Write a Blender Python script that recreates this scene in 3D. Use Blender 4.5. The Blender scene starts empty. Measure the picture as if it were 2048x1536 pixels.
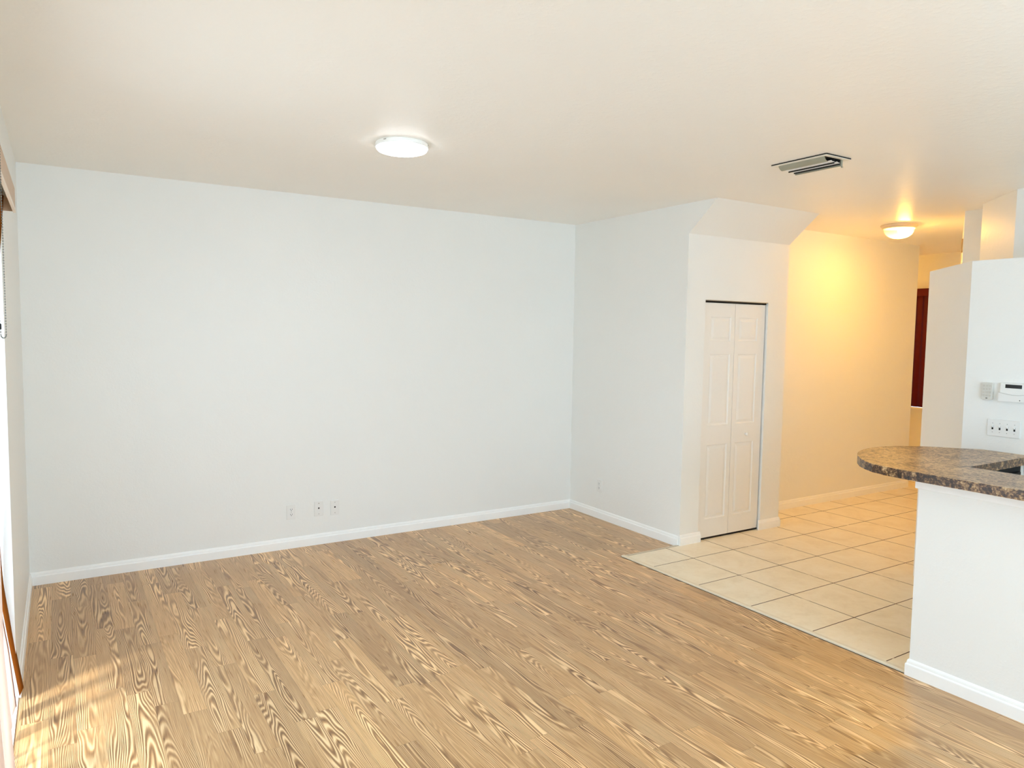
import bpy, bmesh, math, random
from mathutils import Vector, Matrix

random.seed(7)
SC = bpy.context.scene
COL = SC.collection

# ------------------------------------------------------------------ camera
F_PX = 1445.55
yaw, pitch, roll = 0.5594, -0.0725, 0.0146
fwd = Vector((math.sin(yaw) * math.cos(pitch), math.cos(yaw) * math.cos(pitch), math.sin(pitch)))
rt = Vector((math.cos(yaw), -math.sin(yaw), 0))
up = rt.cross(fwd)
cr, sr = math.cos(roll), math.sin(roll)
rt2 = rt * cr + up * sr
up2 = up * cr - rt * sr
cam_d = bpy.data.cameras.new('camera')
cam_d.sensor_width = 36
cam_d.sensor_fit = 'HORIZONTAL'
cam_d.lens = F_PX / 2048 * 36
cam_d.clip_start = 0.02
cam = bpy.data.objects.new('camera', cam_d)
COL.objects.link(cam)
m = Matrix((rt2, up2, -fwd)).transposed().to_4x4()
m.translation = Vector((-4.1638, -5.5591, 1.7))
cam.matrix_world = m
SC.camera = cam

# ------------------------------------------------------------------ world, sun, exposure
SC.view_settings.view_transform = 'Standard'
SC.view_settings.look = 'None'
SC.view_settings.gamma = 1
SC.view_settings.use_curve_mapping = False
SC.view_settings.exposure = 0.52
try:
    SC.cycles.use_denoising = True
    SC.cycles.max_bounces = 14
    SC.cycles.diffuse_bounces = 10
    SC.cycles.caustics_reflective = False
    SC.cycles.caustics_refractive = False
except Exception:
    pass

WORLD_STRENGTH = 6.2
w = bpy.data.worlds.new('sky')
SC.world = w
w.use_nodes = True
bg = w.node_tree.nodes['Background']
bg.inputs['Color'].default_value = (0.645, 0.82, 1.0, 1)
bg.inputs['Strength'].default_value = WORLD_STRENGTH

sun_d = bpy.data.lights.new('sun', 'SUN')
sun_d.energy = 3.4
sun_d.color = (1.0, 0.96, 0.90)
sun_d.angle = math.radians(7.0)
sun = bpy.data.objects.new('sun', sun_d)
COL.objects.link(sun)
SUN_DIR = Vector((0.62, 0.42, -1.05)).normalized()      # travel direction
sun.rotation_euler = SUN_DIR.to_track_quat('-Z', 'Y').to_euler()
sun.location = (-8, -6, 9)


def portal(name, loc, rot, sx, sy):
    d = bpy.data.lights.new(name, 'AREA')
    d.shape = 'RECTANGLE'
    d.size, d.size_y = sx, sy
    d.cycles.is_portal = True
    o = bpy.data.objects.new(name, d)
    o.location = loc
    o.rotation_euler = rot
    COL.objects.link(o)
    return o


# ------------------------------------------------------------------ dimensions (metres)
H = 2.712
LA = -4.3687                    # room face of the left wall
LB = -1.4658                    # front face of the closet
WC = 1.2091                     # right edge of the closet
YS, HS = -1.7444, 2.4795        # sloped soffit
YY, XY = -1.085, 3.9283         # hall wall plane and its end
XP, YP = -0.5726, -3.6356       # half wall
XF = 4.87                       # front wall of the entry
BACK = -7.4                     # wall behind the camera
DY0, DY1, DZ = -1.68, -3.55, 2.06   # glass door opening
TZ = 0.010                      # tile surface


# ------------------------------------------------------------------ node helpers
class NT:
    def __init__(s, name):
        s.m = bpy.data.materials.new(name)
        s.m.use_nodes = True
        s.t = s.m.node_tree
        s.t.nodes.clear()
        s.out = s.t.nodes.new('ShaderNodeOutputMaterial')

    def n(s, typ, **kw):
        nd = s.t.nodes.new(typ)
        for k, v in kw.items():
            setattr(nd, k, v)
        return nd

    def put(s, sock, v):
        if isinstance(v, bpy.types.NodeSocket):
            s.t.links.new(v, sock)
        else:
            if sock.type == 'RGBA' and len(v) == 3:
                v = (*v, 1)
            sock.default_value = v

    def math(s, op, a, b=0.0, c=0.0):
        nd = s.n('ShaderNodeMath', operation=op)
        s.put(nd.inputs[0], a)
        s.put(nd.inputs[1], b)
        if op in ('MULTIPLY_ADD', 'SMOOTH_MIN', 'SMOOTH_MAX', 'COMPARE', 'WRAP'):
            s.put(nd.inputs[2], c)
        return nd.outputs[0]

    def comb(s, x, y, z=0.0):
        nd = s.n('ShaderNodeCombineXYZ')
        for i, v in enumerate((x, y, z)):
            s.put(nd.inputs[i], v)
        return nd.outputs[0]

    def pos(s):
        nd = s.n('ShaderNodeTexCoord')
        sp = s.n('ShaderNodeSeparateXYZ')
        s.t.links.new(nd.outputs['Object'], sp.inputs[0])
        return nd.outputs['Object'], sp.outputs[0], sp.outputs[1], sp.outputs[2]

    def noise(s, vec, scale=1.0, detail=2.0, rough=0.5, dist=0.0):
        nd = s.n('ShaderNodeTexNoise')
        s.put(nd.inputs['Vector'], vec)
        s.put(nd.inputs['Scale'], scale)
        s.put(nd.inputs['Detail'], detail)
        s.put(nd.inputs['Roughness'], rough)
        s.put(nd.inputs['Distortion'], dist)
        return nd.outputs[0]

    def white(s, x, y):
        nd = s.n('ShaderNodeTexWhiteNoise', noise_dimensions='2D')
        s.put(nd.inputs['Vector'], s.comb(x, y))
        return nd.outputs['Value']

    def ramp(s, fac, stops, interp='LINEAR'):
        nd = s.n('ShaderNodeValToRGB')
        nd.color_ramp.interpolation = interp
        e = nd.color_ramp.elements
        while len(e) < len(stops):
            e.new(0.5)
        for i, (p, c) in enumerate(stops):
            e[i].position = p
            e[i].color = (*c, 1) if len(c) == 3 else c
        s.put(nd.inputs[0], fac)
        return nd.outputs[0]

    def mix(s, fac, a, b, blend='MIX'):
        nd = s.n('ShaderNodeMix', data_type='RGBA', blend_type=blend)
        s.put(nd.inputs[0], fac)
        s.put(nd.inputs[6], a)
        s.put(nd.inputs[7], b)
        return nd.outputs[2]

    def bump(s, h, strength, dist=0.01):
        nd = s.n('ShaderNodeBump')
        s.put(nd.inputs['Height'], h)
        nd.inputs['Strength'].default_value = strength
        nd.inputs['Distance'].default_value = dist
        return nd.outputs[0]

    def pbsdf(s, color, rough=0.5, spec=0.5, metal=0.0, normal=None, **kw):
        nd = s.n('ShaderNodeBsdfPrincipled')
        s.put(nd.inputs['Base Color'], color)
        s.put(nd.inputs['Roughness'], rough)
        s.put(nd.inputs['Specular IOR Level'], spec)
        s.put(nd.inputs['Metallic'], metal)
        if normal is not None:
            s.put(nd.inputs['Normal'], normal)
        for k, v in kw.items():
            s.put(nd.inputs[k], v)
        s.t.links.new(nd.outputs[0], s.out.inputs[0])
        return nd


def plain(name, color, rough=0.5, spec=0.5, metal=0.0, mottle=0.02, scale=40, bump=0.0):
    t = NT(name)
    o, x, y, z = t.pos()
    nz = t.noise(o, scale, 3)
    lo = tuple(c * (1 - mottle) for c in color)
    hi = tuple(min(1, c * (1 + mottle)) for c in color)
    col = t.ramp(nz, [(0.3, lo), (0.7, hi)])
    nrm = t.bump(nz, bump, 0.002) if bump else None
    t.pbsdf(col, rough, spec, metal, nrm)
    return t.m


def paint(name, color, rough, spec, strength, scale=70, dist=0.004):
    """rolled wall paint with an orange-peel texture"""
    t = NT(name)
    o, x, y, z = t.pos()
    a = t.noise(o, scale, 3, 0.55)
    b = t.noise(o, scale * 0.28, 2, 0.5)
    h = t.math('MULTIPLY_ADD', t.math('SMOOTH_MAX', a, 0.48, 0.1), 1.0, t.math('MULTIPLY', b, 0.8))
    big = t.noise(o, 1.3, 2)
    lo = tuple(c * 0.985 for c in color)
    col = t.ramp(big, [(0.35, lo), (0.65, color)])
    t.pbsdf(col, rough, spec, 0.0, t.bump(h, strength, dist))
    return t.m


M = {}
M['wall'] = paint('white_wall_paint', (0.85, 0.86, 0.84), 0.42, 0.45, 0.35)
M['ceiling'] = paint('ceiling_paint', (0.93, 0.91, 0.865), 0.42, 0.45, 0.30, 38, 0.008)
M['trim'] = plain('white_trim_gloss', (0.93, 0.94, 0.93), 0.3, 0.5, mottle=0.005)
M['door'] = plain('white_door_paint', (0.85, 0.835, 0.80), 0.38, 0.5, mottle=0.006)
M['plate'] = plain('white_plastic', (0.82, 0.82, 0.80), 0.3, 0.5, mottle=0.004)
M['toggle'] = plain('bright_white_plastic', (0.88, 0.88, 0.87), 0.25, 0.5, mottle=0.003)
M['keypad'] = plain('grey_white_plastic', (0.66, 0.65, 0.60), 0.4, 0.5, mottle=0.006)
M['button'] = plain('rubber_key', (0.60, 0.585, 0.53), 0.55, 0.3, mottle=0.01)
M['dark'] = plain('dark_slot', (0.012, 0.011, 0.010), 0.6, 0.2)
M['screw'] = plain('painted_screw', (0.42, 0.41, 0.38), 0.4, 0.5)
M['black_glass'] = plain('black_screen', (0.006, 0.007, 0.008), 0.15, 0.5)
M['black'] = plain('recess_filler_black', (0.004, 0.004, 0.004), 0.5, 0.2)
M['vent'] = plain('shaded_vent_steel', (0.34, 0.335, 0.26), 0.4, 0.4, mottle=0.01)  # olive grey: shade on the big blade put into its colour
M['vent_white'] = plain('cream_vent_paint', (0.86, 0.82, 0.72), 0.4, 0.4, mottle=0.01)
M['vent_dark'] = plain('duct_shadow_steel', (0.03, 0.028, 0.024), 0.7, 0.2)  # near-black paint for the shade in and around the vent
M['bronze'] = plain('pale_bronze_pan', (0.74, 0.60, 0.43), 0.35, 0.5)
M['nickel'] = plain('nickel_clip', (0.45, 0.45, 0.44), 0.3, 0.5, metal=0.9)
M['valance'] = plain('tan_valance', (0.56, 0.40, 0.27), 0.45, 0.4, mottle=0.06, scale=60)
M['valance_lip'] = plain('pale_valance_edge', (0.80, 0.68, 0.56), 0.35, 0.4, mottle=0.02)
M['rail'] = plain('headrail_metal', (0.30, 0.27, 0.19), 0.4, 0.5, metal=0.3)
M['chain'] = plain('bead_chain_metal', (0.19, 0.185, 0.16), 0.35, 0.5, metal=0.7)
M['cord'] = plain('pale_cord', (0.70, 0.69, 0.64), 0.6, 0.2)
M['red'] = plain('deep_red_blind', (0.085, 0.0012, 0.003), 0.5, 0.15, mottle=0.08, scale=12)
M['sensor'] = plain('tan_plastic', (0.45, 0.33, 0.18), 0.5, 0.3)
M['frame'] = plain('white_door_frame', (0.80, 0.81, 0.82), 0.35, 0.5)
M['patio'] = plain('pale_concrete', (0.62, 0.60, 0.57), 0.8, 0.2, mottle=0.05, scale=8)
M['gap'] = plain('floor_gap_shadow', (0.02, 0.014, 0.010), 0.8, 0.1)  # dark colour painting the shade between laminate and tile
M['reducer'] = plain('beige_reducer_strip', (0.62, 0.53, 0.40), 0.4, 0.4, mottle=0.05, scale=50)
M['tile_edge'] = plain('cream_tile_edge', (0.80, 0.70, 0.53), 0.6, 0.15, mottle=0.03, scale=30)


def mat_vane(nm, lo, hi, through, k):
    t = NT(nm)
    o, x, y, z = t.pos()
    v = t.comb(t.math('MULTIPLY', x, 300.0), t.math('MULTIPLY', y, 300.0), t.math('MULTIPLY', z, 12.0))
    col = t.ramp(t.noise(v, 1.0, 2), [(0.3, lo), (0.7, hi)])
    d = t.n('ShaderNodeBsdfDiffuse')
    t.put(d.inputs[0], col)
    tr = t.n('ShaderNodeBsdfTranslucent')
    t.put(tr.inputs[0], through)
    mx = t.n('ShaderNodeMixShader')
    mx.inputs[0].default_value = k
    t.t.links.new(d.outputs[0], mx.inputs[1])
    t.t.links.new(tr.outputs[0], mx.inputs[2])
    t.t.links.new(mx.outputs[0], t.out.inputs[0])
    return t.m


M['vane'] = mat_vane('sunlit_fabric_vane', (0.80, 0.72, 0.66), (0.86, 0.79, 0.74), (0.95, 0.80, 0.72), 0.55)  # lit copy of the tan vanes, sun glow put into the colour
M['vane_shaded'] = mat_vane('shaded_brown_vane', (0.28, 0.115, 0.025), (0.36, 0.155, 0.035), (0.70, 0.27, 0.015), 0.40)  # shaded copy of the same vanes, shade put into the brown


def mat_glass():
    t = NT('clear_glass')
    a = t.n('ShaderNodeBsdfTransparent')
    a.inputs[0].default_value = (0.96, 0.98, 0.98, 1)
    g = t.n('ShaderNodeBsdfGlossy')
    g.inputs['Roughness'].default_value = 0.02
    mx = t.n('ShaderNodeMixShader')
    mx.inputs[0].default_value = 0.05
    t.t.links.new(a.outputs[0], mx.inputs[1])
    t.t.links.new(g.outputs[0], mx.inputs[2])
    t.t.links.new(mx.outputs[0], t.out.inputs[0])
    return t.m


M['glass'] = mat_glass()


def mat_emit(name, color, strength):
    t = NT(name)
    o, x, y, z = t.pos()
    e = t.n('ShaderNodeEmission')
    nz = t.noise(o, 5.0, 1)
    t.put(e.inputs[0], t.ramp(nz, [(0.0, color), (1.0, tuple(min(1, c * 1.01) for c in color))]))
    e.inputs[1].default_value = strength
    t.t.links.new(e.outputs[0], t.out.inputs[0])
    return t.m


M['led'] = mat_emit('led_diffuser_glow', (0.95, 0.975, 1.0), 6.5)
M['bulb'] = mat_emit('warm_bulb_glow', (1.0, 0.51, 0.10), 590.0)


def mat_dome():
    t = NT('frosted_warm_glass')
    o, x, y, z = t.pos()
    nz = t.noise(o, 30.0, 2)
    col = t.ramp(nz, [(0.3, (0.93, 0.90, 0.82)), (0.7, (0.96, 0.94, 0.88))])
    tr = t.n('ShaderNodeBsdfTranslucent')
    t.put(tr.inputs[0], col)
    tp = t.n('ShaderNodeBsdfTransparent')
    t.put(tp.inputs[0], col)
    gl = t.n('ShaderNodeBsdfGlossy')
    gl.inputs['Roughness'].default_value = 0.2
    m1 = t.n('ShaderNodeMixShader')
    m1.inputs[0].default_value = 0.80
    t.t.links.new(tr.outputs[0], m1.inputs[1])
    t.t.links.new(tp.outputs[0], m1.inputs[2])
    m2 = t.n('ShaderNodeMixShader')
    m2.inputs[0].default_value = 0.05
    t.t.links.new(m1.outputs[0], m2.inputs[1])
    t.t.links.new(gl.outputs[0], m2.inputs[2])
    t.t.links.new(m2.outputs[0], t.out.inputs[0])
    return t.m


M['dome'] = mat_dome()


def mat_oak():
    """oak-look laminate: 10 cm strips along y, staggered ends, cathedral grain"""
    t = NT('oak_laminate')
    o, x, y, z = t.pos()
    W = 0.1
    sx = t.math('DIVIDE', t.math('ADD', x, 0.045), W)
    sid = t.math('FLOOR', sx)
    lu = t.math('FRACT', sx)
    off = t.white(sid, 3.7)
    ln = t.math('MULTIPLY_ADD', t.white(sid, 9.1), 0.35, 0.72)
    sy = t.math('DIVIDE', t.math('MULTIPLY_ADD', off, 5.0, t.math('ADD', y, 30.0)), ln)
    pid = t.math('FLOOR', sy)
    lv = t.math('FRACT', sy)
    r1 = t.white(sid, pid)
    r2 = t.white(t.math('ADD', sid, 41.3), t.math('ADD', pid, 7.7))
    r3 = t.white(t.math('ADD', sid, 11.9), t.math('ADD', pid, 83.1))
    # cathedral rings: contour lines of a field stretched along the board
    cx = t.math('SUBTRACT', lu, t.math('MULTIPLY_ADD', r2, 0.8, 0.1))
    bow = t.math('MULTIPLY', t.math('MULTIPLY', cx, cx), 1.1)
    nv = t.comb(t.math('MULTIPLY_ADD', r1, 97.0, t.math('MULTIPLY', x, 10.0)),
                t.math('MULTIPLY_ADD', r2, 61.0, t.math('MULTIPLY', y, 1.05)), t.math('MULTIPLY', r3, 29.0))
    fld = t.noise(nv, 1.0, 2.0, 0.42, 0.25)
    fld = t.math('ADD', t.math('MULTIPLY', fld, 1.15), bow)
    fld = t.math('ADD', fld, t.math('MULTIPLY', t.math('MULTIPLY', y, t.math('SUBTRACT', r3, 0.5)), 0.9))
    ring = t.math('SINE', t.math('MULTIPLY', fld, 92.0))
    ring = t.math('MULTIPLY_ADD', ring, 0.5, 0.5)
    # how strongly a region is figured
    amp = t.noise(t.comb(t.math('MULTIPLY_ADD', r3, 50.0, t.math('MULTIPLY', x, 9.0)), t.math('MULTIPLY_ADD', r1, 50.0, t.math('MULTIPLY', y, 1.4)), 0.0), 1.0, 1.0)
    amp = t.ramp(amp, [(0.40, (0.16, 0.16, 0.16)), (0.62, (1, 1, 1))])
    ringA = t.math('MULTIPLY_ADD', t.math('SUBTRACT', ring, 0.5), amp, 0.5)
    # straight fibre
    fib = t.noise(t.comb(t.math('MULTIPLY_ADD', r1, 31.0, t.math('MULTIPLY', x, 190.0)), t.math('MULTIPLY', y, 5.0), r2), 1.0, 3.0, 0.6)
    val = t.math('ADD', t.math('MULTIPLY', ringA, 0.66), t.math('MULTIPLY', fib, 0.46))
    col = t.ramp(val, [(0.16, (0.180, 0.088, 0.035)), (0.36, (0.350, 0.188, 0.078)), (0.56, (0.525, 0.308, 0.136)), (0.88, (0.90, 0.63, 0.34))])
    tone = t.ramp(t.math('ADD', t.math('MULTIPLY', r1, 0.62), t.math('MULTIPLY', t.white(t.math('FLOOR', t.math('DIVIDE', sid, 2.0)), 5.0), 0.38)),
                  [(0.0, (0.76, 0.73, 0.70)), (0.5, (1.0, 1.0, 1.0)), (1.0, (1.26, 1.25, 1.20))])
    col = t.mix(1.0, col, tone, 'MULTIPLY')
    # seams
    du = t.math('MINIMUM', lu, t.math('SUBTRACT', 1.0, lu))
    dv = t.math('MULTIPLY', t.math('MINIMUM', lv, t.math('SUBTRACT', 1.0, lv)), t.math('DIVIDE', ln, W))
    seam = t.math('LESS_THAN', t.math('MINIMUM', du, dv), 0.010)
    col = t.mix(t.math('MULTIPLY', seam, 0.38), col, (0.16, 0.09, 0.04))
    rough = t.math('MULTIPLY_ADD', fib, 0.10, 0.24)
    t.pbsdf(col, rough, 0.5, 0.0, t.bump(fib, 0.05, 0.002))
    return t.m


M['oak'] = mat_oak()


def mat_tile():
    t = NT('cream_ceramic_tile')
    o, x, y, z = t.pos()
    PX, PY = 0.4405, 0.4365
    tx = t.math('DIVIDE', t.math('ADD', x, 0.143), PX)
    ty = t.math('DIVIDE', t.math('ADD', y, 1.755), PY)
    fx, fy = t.math('FRACT', tx), t.math('FRACT', ty)
    ix, iy = t.math('FLOOR', tx), t.math('FLOOR', ty)
    dx = t.math('MULTIPLY', t.math('MINIMUM', fx, t.math('SUBTRACT', 1.0, fx)), PX)
    dy = t.math('MULTIPLY', t.math('MINIMUM', fy, t.math('SUBTRACT', 1.0, fy)), PY)
    d = t.math('MINIMUM', dx, dy)
    grout = t.math('LESS_THAN', d, 0.0032)
    r = t.white(ix, iy)
    v = t.comb(t.math('MULTIPLY_ADD', r, 23.0, x), t.math('MULTIPLY_ADD', r, 51.0, y), r)
    cl = t.noise(v, 5.0, 5, 0.62, 0.6)
    fine = t.noise(v, 34.0, 3, 0.6)
    s = t.math('ADD', t.math('MULTIPLY', cl, 0.75), t.math('MULTIPLY', fine, 0.25))
    col = t.ramp(s, [(0.30, (0.78, 0.67, 0.48)), (0.5, (0.87, 0.77, 0.58)), (0.72, (0.92, 0.84, 0.67))])
    # grout: mostly dark brown, pale where it is worn
    gw = t.noise(o, 3.0, 4, 0.7)
    gcol = t.ramp(gw, [(0.40, (0.060, 0.028, 0.012)), (0.60, (0.14, 0.075, 0.035)), (0.64, (0.62, 0.50, 0.34))])
    col = t.mix(grout, col, gcol)
    h = t.math('SMOOTH_MIN', d, 0.006, 0.003)
    rough = t.math('MULTIPLY_ADD', grout, 0.5, t.math('MULTIPLY_ADD', fine, 0.12, 0.26))
    t.pbsdf(col, rough, 0.42, 0.0, t.bump(h, 0.5, 0.4))
    return t.m


M['tile'] = mat_tile()


def mat_stone(nm, k):
    t = NT(nm)
    o, x, y, z = t.pos()
    a = t.noise(o, 42.0, 5, 0.70, 0.6)
    b = t.noise(o, 120.0, 4, 0.7, 0.4)
    c = t.noise(o, 7.0, 3, 0.6, 0.4)
    s = t.math('ADD', t.math('ADD', t.math('MULTIPLY', a, 0.50), t.math('MULTIPLY', b, 0.30)), t.math('MULTIPLY', c, 0.20))
    col = t.ramp(s, [(0.40 + k, (0.012, 0.005, 0.003)), (0.465 + k, (0.09, 0.042, 0.018)), (0.51 + k, (0.30, 0.175, 0.075)),
                     (0.555 + k, (0.52, 0.35, 0.175)), (0.65 + k, (0.70, 0.53, 0.31)), (0.76 + k, (0.36, 0.20, 0.08))])
    t.pbsdf(col, 0.29, 0.58)
    return t.m


M['stone'] = mat_stone('brown_stone_laminate', -0.02)
M['stone_shade_edge'] = mat_stone('shaded_stone_edge', 0.045)  # same laminate darkened, shade of the front edge put into the colour


# ------------------------------------------------------------------ mesh helpers
class MB:
    def __init__(s):
        s.bm = bmesh.new()

    def box(s, x0, x1, y0, y1, z0, z1, bev=0.0, seg=2):
        vs = [s.bm.verts.new((x, y, z)) for x in (x0, x1) for y in (y0, y1) for z in (z0, z1)]
        fs = [(0, 1, 3, 2), (4, 6, 7, 5), (0, 4, 5, 1), (2, 3, 7, 6), (0, 2, 6, 4), (1, 5, 7, 3)]
        faces = [s.bm.faces.new([vs[i] for i in f]) for f in fs]
        if bev:
            es = list({e for f in faces for e in f.edges})
            bmesh.ops.bevel(s.bm, geom=es, offset=bev, segments=seg, profile=0.5, affect='EDGES')
        return s

    def prism(s, pts, z0, z1, bev=0.0, seg=2, f=None):
        """footprint pts (a, b) extruded from z0 to z1; f maps (a, b, z) to a point"""
        f = f or (lambda a, b, c: (a, b, c))
        lo = [s.bm.verts.new(f(a, b, z0)) for a, b in pts]
        hi = [s.bm.verts.new(f(a, b, z1)) for a, b in pts]
        n = len(pts)
        faces = [s.bm.faces.new(lo[::-1]), s.bm.faces.new(hi)]
        for i in range(n):
            j = (i + 1) % n
            faces.append(s.bm.faces.new((lo[i], lo[j], hi[j], hi[i])))
        if bev:
            es = list({e for q in faces[:2] for e in q.edges})
            bmesh.ops.bevel(s.bm, geom=es, offset=bev, segments=seg, profile=0.5, affect='EDGES')
        return s

    def tube(s, pts, r, n=8, cap=True):
        pts = [Vector(p) for p in pts]
        rings = []
        for i, p in enumerate(pts):
            d = (pts[min(i + 1, len(pts) - 1)] - pts[max(i - 1, 0)]).normalized()
            a = d.orthogonal().normalized() if i == 0 else (rings[-1][1] - d * rings[-1][1].dot(d)).normalized()
            b = d.cross(a)
            rings.append(([s.bm.verts.new(p + (a * math.cos(2 * math.pi * k / n) + b * math.sin(2 * math.pi * k / n)) * r) for k in range(n)], a))
        for (r0, _), (r1, _) in zip(rings, rings[1:]):
            for k in range(n):
                s.bm.faces.new((r0[k], r0[(k + 1) % n], r1[(k + 1) % n], r1[k]))
        if cap:
            s.bm.faces.new(rings[0][0][::-1])
            s.bm.faces.new(rings[-1][0])
        return s

    def lathe(s, prof, c, n=48, ax='z'):
        """prof: (radius, height); closed at radius 0"""
        def P(r, h, a):
            u, v = r * math.cos(a), r * math.sin(a)
            if ax == 'z':
                return (c[0] + u, c[1] + v, c[2] + h)
            if ax == 'y':
                return (c[0] + u, c[1] + h, c[2] + v)
            return (c[0] + h, c[1] + u, c[2] + v)
        rows = []
        for r, h in prof:
            if r < 1e-6:
                rows.append([s.bm.verts.new(P(0, h, 0))])
            else:
                rows.append([s.bm.verts.new(P(r, h, 2 * math.pi * k / n)) for k in range(n)])
        for a, b in zip(rows, rows[1:]):
            for k in range(n):
                k2 = (k + 1) % n
                q = [a[k % len(a)], a[k2 % len(a)], b[k2 % len(b)], b[k % len(b)]]
                q2 = []
                for v in q:
                    if v not in q2:
                        q2.append(v)
                if len(q2) > 2:
                    s.bm.faces.new(q2)
        return s

    def ball(s, c, r, u=8, v=6):
        bmesh.ops.create_uvsphere(s.bm, u_segments=u, v_segments=v, radius=r, matrix=Matrix.Translation(c))
        return s

    def panel(s, x0, x1, z0, z1, y, ins=0.014, dep=0.007, raise_=0.02):
        """raised-and-fielded moulding on a face at y looking towards -y; leaves the outer rim at y"""
        def ring(i, yy):
            return [s.bm.verts.new((a, yy, b)) for a, b in ((x0 + i, z0 + i), (x1 - i, z0 + i), (x1 - i, z1 - i), (x0 + i, z1 - i))]
        rs = [ring(0, y), ring(0.004, y + dep * 0.7), ring(ins, y + dep), ring(ins + raise_, y + dep * 0.15), ring(ins + raise_ + 0.001, y + dep * 0.1)]
        for a, b in zip(rs, rs[1:]):
            for k in range(4):
                s.bm.faces.new((a[k], a[(k + 1) % 4], b[(k + 1) % 4], b[k]))
        s.bm.faces.new(rs[-1])
        return s

    def build(s, name, mat, parent=None, smooth=False):
        bmesh.ops.remove_doubles(s.bm, verts=s.bm.verts, dist=1e-6)
        bmesh.ops.recalc_face_normals(s.bm, faces=s.bm.faces)
        me = bpy.data.meshes.new(name)
        s.bm.to_mesh(me)
        s.bm.free()
        if smooth:
            for p in me.polygons:
                p.use_smooth = True
        me.materials.append(M[mat] if isinstance(mat, str) else mat)
        o = bpy.data.objects.new(name, me)
        COL.objects.link(o)
        if parent:
            o.parent = parent
            o.matrix_parent_inverse = parent.matrix_basis.inverted()
        return o


def tag(o, label, cat, kind=None, group=None):
    o['label'] = label
    o['category'] = cat
    if kind:
        o['kind'] = kind
    if group:
        o['group'] = group
    return o


def thing(name, label, cat, loc=(0, 0, 0), kind=None, group=None):
    o = bpy.data.objects.new(name, None)
    o.empty_display_size = 0.05
    COL.objects.link(o)
    o.location = loc
    return tag(o, label, cat, kind, group)


def struct(mb, name, mat, label, cat, parent=None):
    o = mb.build(name, mat, parent)
    return tag(o, label, cat, 'structure')


# ------------------------------------------------------------------ floors
b = MB()
b.prism([(LA - 0.02, BACK), (1.5, BACK), (1.5, -6.2), (-0.40, -6.2), (-0.40, YP - 0.10), (-0.579, YP - 0.02), (-0.579, -1.428), (0.03, -1.428), (0.03, 0.03), (LA - 0.02, 0.03)], -0.05, 0.0)
struct(b, 'floor', 'oak', 'tan oak-look laminate floor with dark cathedral grain', 'floor')
b = MB()
b.prism([(-0.566, YP - 0.25), (-0.566, -1.468), (0.02, -1.468), (0.02, -1.0), (3.80, -1.0), (3.80, 1.1), (5.0, 1.1), (5.0, -6.15), (-0.39, -6.15), (-0.39, YP - 0.25)], -0.05, TZ)
struct(b, 'floor_tile', 'tile', 'cream square ceramic tile floor with dark grout in front of the closet', 'tile floor')
b = MB()
b.box(-0.538, 0.0, -1.4680, -1.4602, -0.03, TZ - 0.002)
b.box(-0.5788, -0.5732, YP - 0.02, -1.428, -0.03, 0.0008)
struct(b, 'floor_gap_shade', 'gap', 'thin dark strip painting the shade between laminate and tile edge', 'gap')
b = MB()
b.prism([(-0.573, 0.0), (-0.573, TZ - 0.001), (-0.569, TZ + 0.002), (-0.545, TZ + 0.002), (-0.542, TZ), (-0.542, 0.0)], YP + 0.016, -1.432,
        f=lambda a, c, d: (a, d, c))
struct(b, 'trim_1', 'tile_edge', 'cream tile edge strip running along the laminate toward the half wall', 'floor trim')
b = MB()
b.prism([(-1.430, 0.0), (-1.433, 0.006), (-1.440, 0.010), (-1.455, 0.012), (-1.460, 0.009), (-1.460, 0.0)], -0.571, 0.0,
        f=lambda a, c, d: (d, a, c))
struct(b, 'trim_2', 'reducer', 'short beige transition strip ending at the white wall corner', 'floor trim')

# ------------------------------------------------------------------ ceiling
b = MB()
b.box(LA - 0.15, 5.1, BACK - 0.15, 1.2, H, H + 0.12)
struct(b, 'ceiling', 'ceiling', 'smooth cream white ceiling over the whole room', 'ceiling')

# ------------------------------------------------------------------ walls
b = MB()
b.box(LA - 0.15, LA, DY0, 0.15, 0, H)
b.box(LA - 0.15, LA, BACK, DY1, 0, H)
b.box(LA - 0.15, LA, DY1, DY0, DZ, H)
struct(b, 'wall_left', 'wall', 'narrow white wall strip beside the glass door at the left edge', 'wall')
b = MB()
b.box(LA, 0.12, 0.0, 0.15, 0, H)
struct(b, 'wall_back', 'wall', 'large bare white wall across the room', 'wall')
b = MB()
b.prism([(0.0, 0.0), (LB, 0.0), (LB, HS), (YS, H), (0.0, H)], 0.0, 0.10, f=lambda a, c, d: (d, a, c))
struct(b, 'wall_right', 'wall', 'white side wall with one outlet between the corner and closet', 'wall')

DX0, DX1, DOZ = 0.206, 0.963, 1.976
b = MB()
b.box(0.10, DX0, LB, LB + 0.10, 0, HS)
b.box(DX1, WC, LB, LB + 0.10, 0, HS)
b.box(DX0, DX1, LB, LB + 0.10, DOZ, HS)
b.box(WC - 0.10, WC, LB + 0.10, YY, 0, H)
struct(b, 'wall_closet', 'wall', 'cream closet front wall around the bifold door', 'wall')
b = MB()
b.prism([(LB, HS), (YS, H), (LB + 0.10, H), (LB + 0.10, HS)], 0.10, WC, f=lambda a, c, d: (d, a, c))
struct(b, 'soffit', 'wall', 'sloped cream soffit between closet wall and ceiling', 'soffit')
b = MB()
b.box(0.10, XY, YY, YY + 0.12, 0, H)
struct(b, 'wall_hall', 'wall', 'yellow lit hallway wall right of the closet', 'wall')
b = MB()
b.box(XY - 0.12, XY, YY + 0.12, 1.0, 0, H)
b.box(XY - 0.12, 5.02, 1.0, 1.12, 0, H)
struct(b, 'wall_entry', 'wall', 'entry side wall hidden past the hallway corner', 'wall')
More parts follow.
